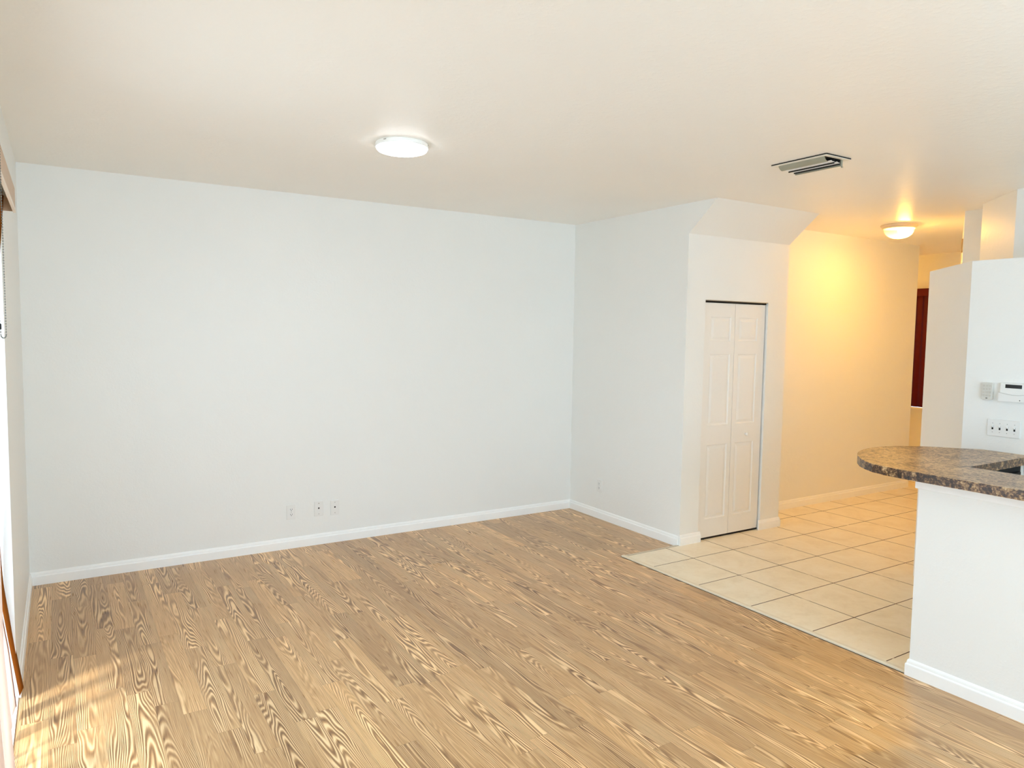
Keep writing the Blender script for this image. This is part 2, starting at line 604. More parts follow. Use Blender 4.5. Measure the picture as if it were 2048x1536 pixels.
WY0, WY1, WZ0, WZ1 = -0.95, 0.35, 0.84, 2.20
b = MB()
b.box(XF, XF + 0.15, -1.3, WY0, 0, H)
b.box(XF, XF + 0.15, WY1, 1.12, 0, H)
b.box(XF, XF + 0.15, WY0, WY1, 0, WZ0)
b.box(XF, XF + 0.15, WY0, WY1, WZ1, H)
struct(b, 'wall_front', 'wall', 'deep yellow wall at the end of the hall around the red blind', 'wall')
b = MB()
b.prism([(2.0, -2.50), (XF, -1.05), (XF, -1.20), (2.12, -2.60)], 0, H)
b.prism([(2.0, -2.50), (2.12, -2.60), (2.12, -2.80), (1.90, -2.86), (1.779, -2.734), (2.0, -2.734)], 0, H)
struct(b, 'wall_column', 'wall', 'shaded tan wall return behind the white half block', 'wall')
b = MB()
b.prism([(1.779, -2.734), (1.365, -3.143), (1.45, -3.23), (1.90, -2.86)], 0, H)
struct(b, 'wall_angled', 'wall', 'glossy lamp-lit angled wall above the white half block', 'wall')
b = MB()
b.box(1.365, 1.5, BACK, -3.143, 0, H)
struct(b, 'wall_kitchen', 'wall', 'grey shaded wall sliver at the upper right edge', 'wall')
b = MB()
b.prism([(0.42, -4.6), (0.42, -3.341), (0.946, -2.815), (1.30, -3.165), (1.36, -3.20), (1.36, -4.6)], 0, 2.155)
struct(b, 'wall_pantry', 'wall', 'white free-standing block with chamfered corner carrying the alarm keypad', 'wall')
b = MB()
b.box(XP, -0.45, -6.1, YP, 0, 0.985)
b.box(-0.45, 0.40, YP - 0.005, YP + 0.055, TZ, 0.985)
struct(b, 'wall_half', 'wall', 'white half wall under the stone bar counter', 'wall')
b = MB()
b.prism([(XP - 0.012, -6.1), (XP, -6.1), (XP, YP), (-0.43, YP), (-0.43, YP + 0.012), (XP - 0.012, YP + 0.012)], 0.955, 1.004, 0.002)
struct(b, 'trim_3', 'trim', 'thin white ledger trim just under the stone counter edge', 'trim')
# wall behind the camera with an unseen big window added to light the room
b = MB()
b.box(LA - 0.15, -3.9, BACK - 0.15, BACK, 0, H)
b.box(-0.3, 1.5, BACK - 0.15, BACK, 0, H)
b.box(-3.9, -0.3, BACK - 0.15, BACK, 0, 0.35)
b.box(-3.9, -0.3, BACK - 0.15, BACK, 2.55, H)
struct(b, 'wall_rear', 'wall', 'white wall with an added wide window behind the viewer', 'wall')
win = thing('rear_fill_window', 'unseen wide window added behind the viewer to light the room', 'window', (-2.1, BACK, 0.35), 'structure')
b = MB()
for x in (-3.9, -2.72, -1.54, -0.36):
    b.box(x, x + 0.06, BACK - 0.12, BACK - 0.06, 0.35, 2.55)
b.box(-3.84, -0.36, BACK - 0.12, BACK - 0.06, 0.35, 0.41)
b.box(-3.84, -0.36, BACK - 0.12, BACK - 0.06, 2.49, 2.55)
b.build('window_frame', 'frame', win)
b = MB()
b.box(-3.84, -0.36, BACK - 0.095, BACK - 0.09, 0.41, 2.49)
b.build('pane', 'glass', win)
portal('rear_window_portal', (-2.1, BACK - 0.16, 1.45), (math.radians(90), 0, 0), 3.6, 2.2)
portal('glass_door_portal', (LA - 0.17, (DY0 + DY1) / 2, DZ / 2), (0, math.radians(-90), 0), 2.06, 1.87)


# ------------------------------------------------------------------ baseboards
BT, BH = 0.014, 0.085
PROF = [(0, 0), (BT, 0), (BT, 0.056), (BT * 0.92, 0.060), (BT * 0.62, 0.064), (BT * 0.60, 0.069), (BT * 0.52, 0.076), (BT * 0.32, 0.082), (BT * 0.10, BH), (0, BH)]


def baseboard(name, runs, label, z0=0.0):
    """runs: (p0, p1, normal, mitre0, mitre1); mitre +1 shortens (inside corner), -1 lengthens"""
    b = MB()
    for p0, p1, nrm, m0, m1 in runs:
        p0, p1, n = Vector((*p0, z0)), Vector((*p1, z0)), Vector((*nrm, 0)).normalized()
        d = (p1 - p0).normalized()
        rows = []
        for q, mt, sg in ((p0, m0, 1), (p1, m1, -1)):
            rows.append([b.bm.verts.new(q + n * t + d * (sg * mt * t) + Vector((0, 0, z))) for t, z in PROF])
        k = len(PROF)
        for i in range(k):
            j = (i + 1) % k
            b.bm.faces.new((rows[0][i], rows[0][j], rows[1][j], rows[1][i]))
        b.bm.faces.new(rows[0])
        b.bm.faces.new(rows[1][::-1])
    o = b.build(name, 'trim')
    tag(o, label, 'baseboard', 'structure')
    return o


baseboard('baseboard_back', [((LA, 0), (0, 0), (0, -1), 1, 1)], 'long white baseboard along the large bare wall')
baseboard('baseboard_left', [((LA, DY0), (LA, 0), (1, 0), 0, 1)], 'short white baseboard at the left beside the glass door')
baseboard('baseboard_right', [((0, 0), (0, LB + 0.012), (-1, 0), 1, 0)], 'white baseboard under the side wall outlet')
baseboard('baseboard_closet', [((-0.001, LB), (DX0 + 0.022, LB), (0, -1), 0, 0), ((DX1 - 0.024, LB), (WC, LB), (0, -1), 0, -1), ((WC, LB), (WC, YY), (1, 0), -1, 1)],
          'short white baseboard pieces either side of the bifold door', TZ)
baseboard('baseboard_hall', [((WC, YY), (XY, YY), (0, -1), 1, -1), ((XY, YY), (XY, 1.0), (1, 0), -1, 0)], 'baseboard along the yellow hallway wall', TZ)
baseboard('baseboard_front', [((XF, 1.0), (XF, -1.05), (-1, 0), 0, 0)], 'baseboard at the far end of the hall', TZ)
baseboard('baseboard_half', [((XP, YP), (XP, -6.1), (-1, 0), -1, 0), ((-0.45, YP), (XP, YP), (0, 1), 0, -1)], 'white baseboard along the half wall under the counter')

# ------------------------------------------------------------------ closet door
door = thing('door_1', 'white bifold closet door with six raised panels and a knob', 'door', (DX0, LB + 0.02, 0), 'structure')
DF = LB + 0.022
split = 0.583


def leaf(x0, x1, rows, px0, px1):
    b = MB()
    th = 0.035
    z0, z1 = 0.027, 1.955
    # face with three panel openings
    xs = [x0, px0, px1, x1]
    zs = [z0] + [v for r in rows for v in r] + [z1]
    for i in range(3):
        for j in range(len(zs) - 1):
            if i == 1 and j % 2 == 1:
                continue
            b.bm.faces.new([b.bm.verts.new(p) for p in ((xs[i], DF, zs[j]), (xs[i + 1], DF, zs[j]), (xs[i + 1], DF, zs[j + 1]), (xs[i], DF, zs[j + 1]))])
    for za, zb in rows:
        b.panel(px0, px1, za, zb, DF)
    # edges and back
    for q in (((x0, DF, z0), (x0, DF, z1), (x0, DF + th, z1), (x0, DF + th, z0)), ((x1, DF, z0), (x1, DF, z1), (x1, DF + th, z1), (x1, DF + th, z0)),
              ((x0, DF, z1), (x1, DF, z1), (x1, DF + th, z1), (x0, DF + th, z1)), ((x0, DF, z0), (x1, DF, z0), (x1, DF + th, z0), (x0, DF + th, z0)),
              ((x0, DF + th, z0), (x1, DF + th, z0), (x1, DF + th, z1), (x0, DF + th, z1))):
        b.bm.faces.new([b.bm.verts.new(p) for p in q])
    return b


ROWS = [(0.180, 0.795), (0.956, 1.540), (1.646, 1.842)]
leaf(DX0 + 0.004, split - 0.002, ROWS, 0.298, 0.535).build('door_leaf', 'door', door)
lf2 = leaf(split + 0.002, DX1 - 0.010, ROWS, 0.630, 0.862).build('door_leaf', 'door', door)
b = MB()
b.lathe([(0.0, 0.0), (0.008, 0.0), (0.007, -0.008), (0.009, -0.013), (0.0145, -0.018), (0.0155, -0.023), (0.013, -0.028), (0.007, -0.031), (0.0, -0.0315)], (0.757, DF + 0.001, 0.862), 24, 'y')
kb = b.build('knob', 'toggle', lf2, True)
b = MB()
b.box(DX0, DX1 - 0.012, LB + 0.012, LB + 0.050, 1.958, DOZ)
b.build('door_track', 'dark', door)
b = MB()
b.box(DX0, DX1, LB + 0.006, LB + 0.012, DOZ - 0.006, DOZ)
b.build('track_lip', 'nickel', door)
b = MB()
b.box(DX1 - 0.010, DX1, LB + 0.030, LB + 0.05, TZ, DOZ)
b.build('side_gap_shade', 'dark', door)  # solid dark strip painting the shade beside the door
b = MB()
b.box(DX0 + 0.002, DX1 - 0.012, DF + 0.004, DF + 0.03, TZ + 0.0005, 0.0275)
b.build('bottom_gap_shade', 'dark', door)  # solid dark strip painting the shade beneath the door
b = MB()
b.box(DX0, DX1, LB + 0.085, LB + 0.095, TZ, DOZ)
b.build('closet_shade', 'dark', door)

# ------------------------------------------------------------------ bar counter
pts = [(-0.668, -6.05), (-0.668, -3.60), (-0.664, -3.50), (-0.643, -3.43), (-0.600, -3.362), (-0.542, -3.298), (-0.466, -3.236), (-0.401, -3.194), (-0.326, -3.154),
       (-0.230, -3.120), (-0.116, -3.102), (-0.013, -3.112), (0.069, -3.142), (0.140, -3.180), (0.205, -3.225), (0.260, -3.280), (0.310, -3.345), (0.340, -3.395), (0.418, -3.46),
       (0.418, -3.72), (-0.277, -3.72), (-0.277, -6.05)]
# smooth the rounded nose
sm = []
for i in range(1, 18):
    a, c, d = Vector(pts[i - 1]), Vector(pts[i]), Vector(pts[i + 1])
    sm.append((c * 0.75 + a * 0.125 + d * 0.125).to_tuple() if i > 1 else c.to_tuple())
pts = [pts[0]] + sm + pts[18:]
b = MB()
b.prism(pts, 1.005, 1.05, 0.003, 2)
ct = b.build('bar_countertop', 'stone')
ct.data.materials.append(M['stone_shade_edge'])
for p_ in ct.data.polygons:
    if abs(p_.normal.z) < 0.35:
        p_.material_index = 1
tag(ct, 'brown mottled stone-look bar countertop with rounded end on the half wall', 'countertop')

ap = thing('recess_filler', 'black appliance front added to darken the gap under the bar counter corner', 'filler', (0.0, -3.68, TZ))  # black box added so the recess under the bar reads dark
b = MB()
b.box(-0.27, 0.33, -3.70, YP - 0.006, TZ, 1.0, 0.002)
b.build('body', 'black', ap)
b = MB()
b.box(-0.26, 0.31, -3.712, -3.70, 0.12, 0.97, 0.002)
b.build('filler_front', 'black', ap)
br = thing('counter_bracket', 'white curved bracket under the bar counter at the right edge', 'bracket', (0.38, -3.71, 0.8))
b = MB()
b.prism([(0.0, 0.0), (0.0, 0.18), (-0.055, 0.18), (-0.050, 0.14), (-0.035, 0.08), (-0.015, 0.03)], -3.715, -3.64, f=lambda a, c, d: (0.418 + a, d, 0.824 + c))
b.build('bracket_arm', 'trim', br)
b = MB()
b.box(0.335, 0.358, -3.70, -3.64, 0.80, 1.004)
b.build('bracket_plate', 'keypad', br)


# ------------------------------------------------------------------ wall plates
def frame_fn(o, u, n):
    """local (a along the wall, z up, d out of the wall) to world"""
    o, u, n = Vector(o), Vector(u), Vector(n)
    return lambda a, z, d: tuple(o + u * a + n * d + Vector((0, 0, z)))


def fbox(b, f, a0, a1, z0, z1, d0, d1, bev=0.0):
    k = len(b.bm.verts)
    vs = [b.bm.verts.new(f(a, z, d)) for a in (a0, a1) for z in (z0, z1) for d in (d0, d1)]
    fs = [b.bm.faces.new([vs[i] for i in q]) for q in ((0, 1, 3, 2), (4, 6, 7, 5), (0, 4, 5, 1), (2, 3, 7, 6), (0, 2, 6, 4), (1, 5, 7, 3))]
    if bev:
        bmesh.ops.bevel(b.bm, geom=list({e for q in fs for e in q.edges}), offset=bev, segments=2, profile=0.5, affect='EDGES')


def fdisc(b, f, a, z, r, d0, d1, n=16, sq=None):
    """short cylinder; sq flattens it to a receptacle outline of that half height"""
    def pt(k, d):
        t = 2 * math.pi * k / n
        x, y = r * math.cos(t), r * math.sin(t)
        if sq:
            y = max(-sq, min(sq, y))
        return b.bm.verts.new(f(a + x, z + y, d))
    lo = [pt(k, d0) for k in range(n)]
    hi = [pt(k, d1) for k in range(n)]
    b.bm.faces.new(hi)
    b.bm.faces.new(lo[::-1])
    for k in range(n):
        b.bm.faces.new((lo[k], lo[(k + 1) % n], hi[(k + 1) % n], hi[k]))


def outlet(o, u, n, label, group=None):
    t = thing('wall_outlet', label, 'outlet', o, group=group)
    f = frame_fn(o, u, n)
    b = MB()
    fbox(b, f, -0.035, 0.035, -0.057, 0.057, 0.0, 0.006, 0.0025)
    b.build('plate', 'plate', t)
    for s in (-1, 1):
        b = MB()
        fdisc(b, f, 0, s * 0.0195, 0.0172, 0.005, 0.0078, 24, 0.0135)
        r = b.build('receptacle', 'toggle', t)
        b = MB()
        fbox(b, f, -0.0078, -0.0050, s * 0.0195 - 0.001, s * 0.0195 + 0.0085, 0.0076, 0.0081)
        fbox(b, f, 0.0050, 0.0078, s * 0.0195 - 0.001, s * 0.0195 + 0.0085, 0.0076, 0.0081)
        fdisc(b, f, 0, s * 0.0195 - 0.0068, 0.0030, 0.0076, 0.0081, 12)
        b.build('slots', 'dark', r)
    b = MB()
    fdisc(b, f, 0, 0, 0.0028, 0.005, 0.0072, 12)
    b.build('screw', 'screw', t)
    return t


def jack(o, u, n, label, group=None, worn=False):
    t = thing('jack_plate', label, 'wall plate', o, group=group)
    f = frame_fn(o, u, n)
    b = MB()
    fbox(b, f, -0.035, 0.035, -0.059, 0.059, 0.0, 0.006, 0.0025)
    b.build('plate', 'plate', t)
    b = MB()
    fdisc(b, f, 0, 0.004, 0.0068, 0.0055, 0.0066, 6)
    r = b.build('jack', 'dark', t)
    for z, dk in ((0.042, not worn), (-0.042, False)):
        b = MB()
        fdisc(b, f, 0, z, 0.0035, 0.005, 0.0066, 12)
        b.build('screw', 'rail' if dk else 'screw', t)
    return t


outlet((-2.681, -0.0005, 0.283), (1, 0, 0), (0, -1, 0), 'white duplex outlet on the large wall, leftmost of the three plates')
jack((-2.466, -0.0005, 0.286), (1, 0, 0), (0, -1, 0), 'white wall plate with one dark jack, middle of three beside the outlet', 'jack plates on the large wall')
jack((-2.336, -0.0005, 0.280), (1, 0, 0), (0, -1, 0), 'white wall plate with one dark jack, rightmost of three on the large wall', 'jack plates on the large wall', True)
outlet((-0.0005, -0.449, 0.302), (0, -1, 0), (-1, 0, 0), 'white duplex outlet low on the side wall near the room corner')

# switch plate on the pantry block
SX = 0.4195
sw = thing('switch_plate', 'white four-toggle light switch plate above the bar counter', 'light switch', (SX, -3.565, 1.186))
f = frame_fn((SX, -3.565, 1.186), (0, -1, 0), (-1, 0, 0))
b = MB()
fbox(b, f, -0.086, 0.086, -0.049, 0.049, 0.0, 0.006, 0.0025)
b.build('plate', 'plate', sw)
tg = None
for k in range(4):
    a = -0.057 + 0.038 * k
    b = MB()
    fbox(b, f, a - 0.0045, a + 0.0045, -0.011, 0.011, 0.0055, 0.0064)
    b.build('toggle_slot', 'dark', sw)
    b = MB()
    up_ = 1
    vs = [(a - 0.0036, 0.000, 0.006), (a + 0.0036, 0.000, 0.006), (a + 0.0036, 0.0105, 0.006), (a - 0.0036, 0.0105, 0.006),
          (a - 0.003, 0.008, 0.017), (a + 0.003, 0.008, 0.017), (a + 0.003, 0.0135, 0.0165), (a - 0.003, 0.0135, 0.0165)]
    vv = [b.bm.verts.new(f(*p)) for p in vs]
    for q in ((3, 2, 1, 0), (4, 5, 6, 7), (0, 1, 5, 4), (1, 2, 6, 5), (2, 3, 7, 6), (3, 0, 4, 7)):
        b.bm.faces.new([vv[i] for i in q])
    b.build('toggle', 'toggle', sw)
    for z in (0.026, -0.026):
        b = MB()
        fdisc(b, f, a, z, 0.0024, 0.005, 0.0066, 10)
        b.build('screw', 'screw', sw)

# small keypad
kp = thing('keypad', 'small grey alarm keypad with twelve keys left of the alarm panel', 'keypad', (SX, -3.472, 1.395))
f = frame_fn((SX, -3.472, 1.394), (0, -1, 0), (-1, 0, 0))
b = MB()
prof = [(-0.029, -0.044), (-0.020, -0.050), (0.020, -0.050), (0.029, -0.044), (0.029, 0.046), (0.025, 0.050), (-0.025, 0.050), (-0.029, 0.046)]
lo = [b.bm.verts.new(f(x, z, 0.0)) for x, z in prof]
mi = [b.bm.verts.new(f(x, z, 0.015)) for x, z in prof]
hi = [b.bm.verts.new(f(x * 0.93, z * 0.96, 0.019)) for x, z in prof]
for r0, r1 in ((lo, mi), (mi, hi)):
    for k in range(8):
        b.bm.faces.new((r0[k], r0[(k + 1) % 8], r1[(k + 1) % 8], r1[k]))
b.bm.faces.new(hi)
b.bm.faces.new(lo[::-1])
b.build('body', 'keypad', kp)
for i in range(4):
    for j in range(3):
        b = MB()
        fbox(b, f, (j - 1) * 0.0165 - 0.006, (j - 1) * 0.0165 + 0.006, 0.033 - i * 0.019 - 0.006, 0.033 - i * 0.019 + 0.006, 0.0185, 0.0215, 0.0012)
        b.build('key', 'button', kp)
b = MB()
fbox(b, f, -0.005, 0.005, -0.042, -0.038, 0.0185, 0.0195)
b.build('indicator_slot', 'dark', kp)

# alarm panel
al = thing('alarm_panel', 'white alarm panel with dark display and curved flip cover at the right edge', 'alarm panel', (SX, -3.62, 1.39))
f = frame_fn((SX, -3.62, 1.394), (0, -1, 0), (-1, 0, 0))
b = MB()
fbox(b, f, -0.082, 0.082, -0.048, 0.054, 0.0, 0.020, 0.006)
b.build('body', 'plate', al)
b = MB()
n = 16
arc = [(-0.083 + 0.166 * i / n, -0.000 - 0.013 * math.sin(math.pi * i / n)) for i in range(n + 1)]
poly = [(-0.083, -0.050), (0.083, -0.050)] + arc[::-1]
lo = [b.bm.verts.new(f(x, z, 0.010)) for x, z in poly]
hi = [b.bm.verts.new(f(x, z, 0.028)) for x, z in poly]
b.bm.faces.new(hi)
b.bm.faces.new(lo[::-1])
for k in range(len(poly)):
    j = (k + 1) % len(poly)
    b.bm.faces.new((lo[k], lo[j], hi[j], hi[k]))
cv = b.build('flip_cover', 'plate', al)
b = MB()
b.tube([f(x, z + 0.001, 0.0285) for x, z in arc], 0.0008, 6)
b.build('cover_seam', 'screw', cv)
b = MB()
fdisc(b, f, 0.028, -0.040, 0.0028, 0.0275, 0.0288, 12)
b.build('indicator', 'dark', cv)
b = MB()
fbox(b, f, -0.052, 0.032, 0.026, 0.047, 0.0195, 0.0207)
b.build('display', 'black_glass', al)

# small box high on the hall wall
d = (Vector((XF, -1.05, 0)) - Vector((2.0, -2.5, 0))).normalized()
nr = Vector((-d.y, d.x, 0))
q = Vector((2.0, -2.5, 0)) + d * 0.33
tb = thing('door_chime', 'small tan box high on the lit hall wall beside the shaded return', 'chime', (q.x, q.y, 2.46))
f = frame_fn((q.x, q.y, 2.475), d, nr)
b = MB()
fbox(b, f, -0.03, 0.03, -0.055, 0.055, 0.0, 0.012, 0.003)
b.build('housing', 'sensor', tb)
b = MB()
fbox(b, f, -0.018, 0.018, -0.03, 0.03, 0.011, 0.013, 0.001)
b.build('cover', 'sensor', tb)

# ------------------------------------------------------------------ ceiling lights
cl = thing('ceiling_light', 'round white flush ceiling light glowing over the large wall', 'ceiling light', (-2.555, -1.825, H))
c = (-2.555, -1.825, H)
b = MB()
b.lathe([(0.0, 0.0), (0.138, 0.0), (0.142, -0.004), (0.144, -0.024), (0.140, -0.026), (0.136, -0.020), (0.0, -0.020)], c, 64)
b.build('pan', 'trim', cl, True)
b = MB()
b.lathe([(0.0, -0.019), (0.135, -0.019), (0.138, -0.026), (0.137, -0.034), (0.130, -0.041), (0.112, -0.047), (0.080, -0.051), (0.040, -0.0525), (0.0, -0.053)], c, 64)
b.build('diffuser', 'led', cl, True)
for ang in (58, -32, -152):
    a = math.radians(ang)
    b = MB()
    p = Vector((c[0] + 0.142 * math.cos(a), c[1] + 0.142 * math.sin(a), H - 0.008))
    t_ = Vector((-math.sin(a), math.cos(a), 0)) * 0.008
    b.tube([p - t_, p + t_], 0.0028, 8)
    b.build('clip', 'nickel', cl)

hl = thing('hall_light', 'warm glowing dome ceiling light with tan pan in the hallway', 'ceiling light', (2.32, -1.78, H))
c = (2.32, -1.78, H)
b = MB()
b.lathe([(0.0, 0.0), (0.152, 0.0), (0.155, -0.006), (0.150, -0.014), (0.140, -0.020), (0.137, -0.030), (0.128, -0.034), (0.124, -0.030), (0.124, -0.006), (0.0, -0.006)], c, 64)
b.build('pan', 'bronze', hl, True)
b = MB()
b.lathe([(0.124, -0.026), (0.123, -0.045), (0.116, -0.066), (0.102, -0.086), (0.080, -0.103), (0.052, -0.114), (0.025, -0.119), (0.0, -0.120)], c, 64)
b.build('dome', 'dome', hl, True)
b = MB()
b.lathe([(0.0, -0.050), (0.046, -0.050), (0.048, -0.053), (0.046, -0.057), (0.025, -0.061), (0.0, -0.062)], (c[0] + 0.02, c[1] - 0.03, c[2]), 32)
b.build('bulb', 'bulb', hl, True)

# unseen copy of the hall fixture, added to brighten the entry
entry_fill = hl.copy()
COL.objects.link(entry_fill)
entry_fill.location = (4.36, 0.45, H)
entry_fill['label'] = 'unseen warm dome light added beyond the yellow wall to brighten the entry'
for ch_ in list(hl.children):
    c2 = ch_.copy()
    COL.objects.link(c2)
    c2.parent = entry_fill
    c2.matrix_parent_inverse = ch_.matrix_parent_inverse

# ------------------------------------------------------------------ ceiling vent
vt = thing('ceiling_vent', 'rectangular ceiling air vent with curved blades', 'air vent', (-0.42, -2.83, H))
vx0, vx1, vy0, vy1 = -0.535, -0.312, -3.01, -2.645
b = MB()
fl = 0.026
zt, zb = H - 0.001, H - 0.009
b.box(vx0, vx0 + fl, vy0, vy1, zb, zt)
b.box(vx1 - fl, vx1, vy0, vy1, zb, zt)
b.box(vx0 + fl, vx1 - fl, vy0, vy0 + fl, zb, zt)
b.box(vx0 + fl, vx1 - fl, vy1 - fl, vy1, zb, zt)
b.build('frame', 'vent_white', vt)
b = MB()
for q_ in ((vx0 - 0.003, vx0, vy0, vy1), (vx1, vx1 + 0.002, vy0, vy1), (vx0, vx1, vy0 - 0.003, vy0), (vx0, vx1, vy1, vy1 + 0.002)):
    b.box(*q_, H - 0.006, H - 0.0005)
b.build('rim_shade', 'vent_dark', vt)  # dark outline painting the shade around the vent frame
b = MB()
b.box(vx0 + fl, vx1 - fl, vy0 + fl, vy1 - fl, H - 0.004, H - 0.002)
b.build('duct_shade', 'vent_dark', vt)  # dark sheet painting the shade inside the duct; ceiling is uncut


def blade(x, wd, dz):
    b = MB()
    ya, yb = vy0 + fl + 0.004, vy1 - fl - 0.004
    n = 6
    top, bot = [], []
    for k in range(n + 1):
        t = k / n
        px = x + wd * (t ** 1.6)
        pz = H - 0.006 - dz * (1 - (1 - t) ** 1.5)
        top.append((px, pz))
        bot.append((px + 0.0012, pz + 0.0012))
    poly = top + bot[::-1]
    b.prism(poly, ya, yb, f=lambda a, c2, d2: (a, d2, c2))
    return b


ya_, yb_ = vy0 + fl + 0.004, vy1 - fl - 0.004
blade(vx0 + 0.024, 0.034, 0.028).build('blade', 'vent', vt)
for x, wd, dz in ((vx0 + 0.088, 0.030, 0.026), (vx0 + 0.142, 0.026, 0.027)):
    b = MB()
    b.prism([(x, H - dz + 0.004), (x + 0.004, H - dz), (x + wd, H - dz - 0.002), (x + wd, H - dz - 0.0005), (x + 0.005, H - dz + 0.0015), (x + 0.0015, H - dz + 0.005)], ya_, yb_, f=lambda a, c2, d2: (a, d2, c2))
    b.build('blade', 'trim', vt)
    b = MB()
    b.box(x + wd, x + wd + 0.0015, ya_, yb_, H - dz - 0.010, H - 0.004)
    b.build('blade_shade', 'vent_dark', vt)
b = MB()
b.box(vx0 + 0.180, vx0 + 0.190, ya_, yb_, H - 0.042, H - 0.004)
b.build('blade', 'vent', vt)
b = MB()
b.box(-0.345, -0.340, vy0 + 0.030, vy0 + 0.034, H - 0.045, H - 0.004)
b.box(-0.3475, -0.3375, vy0 + 0.027, vy0 + 0.037, H - 0.050, H - 0.043, 0.002)
b.build('damper_lever', 'vent', vt)

# ------------------------------------------------------------------ glass door and vertical blind
gd = thing('door_2', 'white framed sliding glass door at the left edge', 'sliding door', (LA - 0.1, DY0, 0), 'structure')
b = MB()
xo0, xo1 = LA - 0.135, LA - 0.075
b.box(xo0, xo1, DY0 - 0.045, DY0 - 0.001, 0.0, DZ)
b.box(xo0, xo1, DY1 + 0.001, DY1 + 0.045, 0.0, DZ)
b.box(xo0, xo1, DY1 + 0.045, DY0 - 0.045, DZ - 0.045, DZ - 0.001)
b.box(xo0, xo1, DY1 + 0.045, DY0 - 0.045, 0.001, 0.03)
b.build('door_frame', 'frame', gd)
mid = (DY0 + DY1) / 2
for (ya, yb, dx) in ((DY0 - 0.047, mid - 0.03, 0.0), (mid + 0.03, DY1 + 0.047, 0.028)):
    b = MB()
    y0_, y1_ = min(ya, yb), max(ya, yb)
    x0_, x1_ = xo0 + 0.004 + dx, xo0 + 0.026 + dx
    b.box(x0_, x1_, y0_, y0_ + 0.05, 0.032, DZ - 0.047)
    b.box(x0_, x1_, y1_ - 0.05, y1_, 0.032, DZ - 0.047)
    b.box(x0_, x1_, y0_ + 0.05, y1_ - 0.05, 0.032, 0.09)
    b.box(x0_, x1_, y0_ + 0.05, y1_ - 0.05, DZ - 0.10, DZ - 0.047)
    sash = b.build('sash', 'frame', gd)
    b = MB()
    b.box(x0_ + 0.008, x0_ + 0.012, y0_ + 0.05, y1_ - 0.05, 0.09, DZ - 0.10)
    b.build('pane', 'glass', sash)
b = MB()
b.box(LA - 0.15, LA + 0.004, DY1, DY0, -0.03, 0.008)
b.build('threshold', 'frame', gd)
b = MB()
b.box(-12.0, LA - 0.15, -14.0, 8.0, -0.12, -0.05)
struct(b, 'floor_patio', 'patio', 'pale concrete patio outside the glass door', 'patio')
b = MB()
b.box(-5.45, LA - 0.15, -9.0, 3.0, 2.55, 2.70)  # unseen roof, added and sized to cut off the sun
struct(b, 'patio_sun_block', 'frame', 'unseen white patio roof added outside the glass door to cut the sun', 'sun block')

VX = -4.31
vb = thing('vertical_blind', 'pale vertical blind with tan valance and bead chain over the glass door', 'blind', (LA, -2.6, 2.28))
b = MB()
VY0, VY1 = -1.755, -3.70
vz0, vz1 = 2.180, 2.280
b.box(VX - 0.006, VX, VY1, VY0, vz0, vz1)
b.box(LA + 0.001, VX - 0.006, VY0 - 0.006, VY0, vz0 + 0.002, vz1)
b.box(LA + 0.001, VX - 0.006, VY1, VY1 + 0.006, vz0 + 0.002, vz1)
b.build('valance', 'valance', vb)
b = MB()
b.box(VX - 0.008, VX + 0.0015, VY1, VY0, vz0 - 0.004, vz0 + 0.012, 0.001)
b.build('valance_lip', 'valance_lip', vb)
b = MB()
b.box(LA + 0.014, VX - 0.020, VY1 + 0.02, VY0 - 0.03, vz1 - 0.045, vz1 - 0.012)
b.build('headrail', 'rail', vb)
# bead chain loop
cxx, cyy = -4.300, -2.895
b = MB()
zt_, zb_ = 2.235, 1.658
loop = []
for k in range(70):
    t = k / 69
    loop.append(Vector((cxx - 0.034 + 0.021 * t, cyy - 0.004, zt_ + (zb_ + 0.010 - zt_) * t)))
for k in range(1, 8):
    a = math.pi * k / 8
    loop.append(Vector((cxx - 0.0065 - 0.0065 * math.cos(a), cyy - 0.004 + 0.004 * k / 8, zb_ + 0.010 - 0.010 * math.sin(a))))
for k in range(70):
    t = k / 69
    loop.append(Vector((cxx, cyy, zb_ + 0.010 + (zt_ - zb_ - 0.010) * t)))
acc, last = 0.0, loop[0]
b2 = MB()
for p in loop:
    b2.ball(p, 0.0021, 8, 6)
b2.tube(loop, 0.0007, 6)
ch = b2.build('bead_chain', 'chain', vb, True)
b = MB()
pc = loop[66]
b.tube([pc + Vector((0, 0, 0.008)), pc - Vector((0, 0, 0.008))], 0.0032, 10)
b.build('chain_connector', 'dark', ch)


def vane(r_path, off, name='vane', mat='vane', parent=None):
    """ribbon: r_path are edge points from top to bottom, off is the offset to the other edge"""
    b = MB()
    pts_ = [Vector(p) for p in r_path]
    off = Vector(off)
    nrm = off.cross(Vector((0, 0, 1))).normalized() * 0.0006
    rows = []
    m_ = 40
    for i in range(m_ + 1):
        t = i / m_ * (len(pts_) - 1)
        k = min(int(t), len(pts_) - 2)
        u = t - k
        p0, p1, p2, p3 = pts_[max(k - 1, 0)], pts_[k], pts_[k + 1], pts_[min(k + 2, len(pts_) - 1)]
        p = 0.5 * ((2 * p1) + (p2 - p0) * u + (2 * p0 - 5 * p1 + 4 * p2 - p3) * u * u + (3 * p1 - p0 - 3 * p2 + p3) * u ** 3)
        rows.append([b.bm.verts.new(p + off * s_ + nrm * sg) for s_, sg in ((0, 1), (1, 1), (1, -1), (0, -1))])
    for a, c in zip(rows, rows[1:]):
        for k in range(4):
            b.bm.faces.new((a[k], a[(k + 1) % 4], c[(k + 1) % 4], c[k]))
    b.bm.faces.new(rows[0])
    b.bm.faces.new(rows[-1][::-1])
    return b.build(name, mat, parent or vb, True)


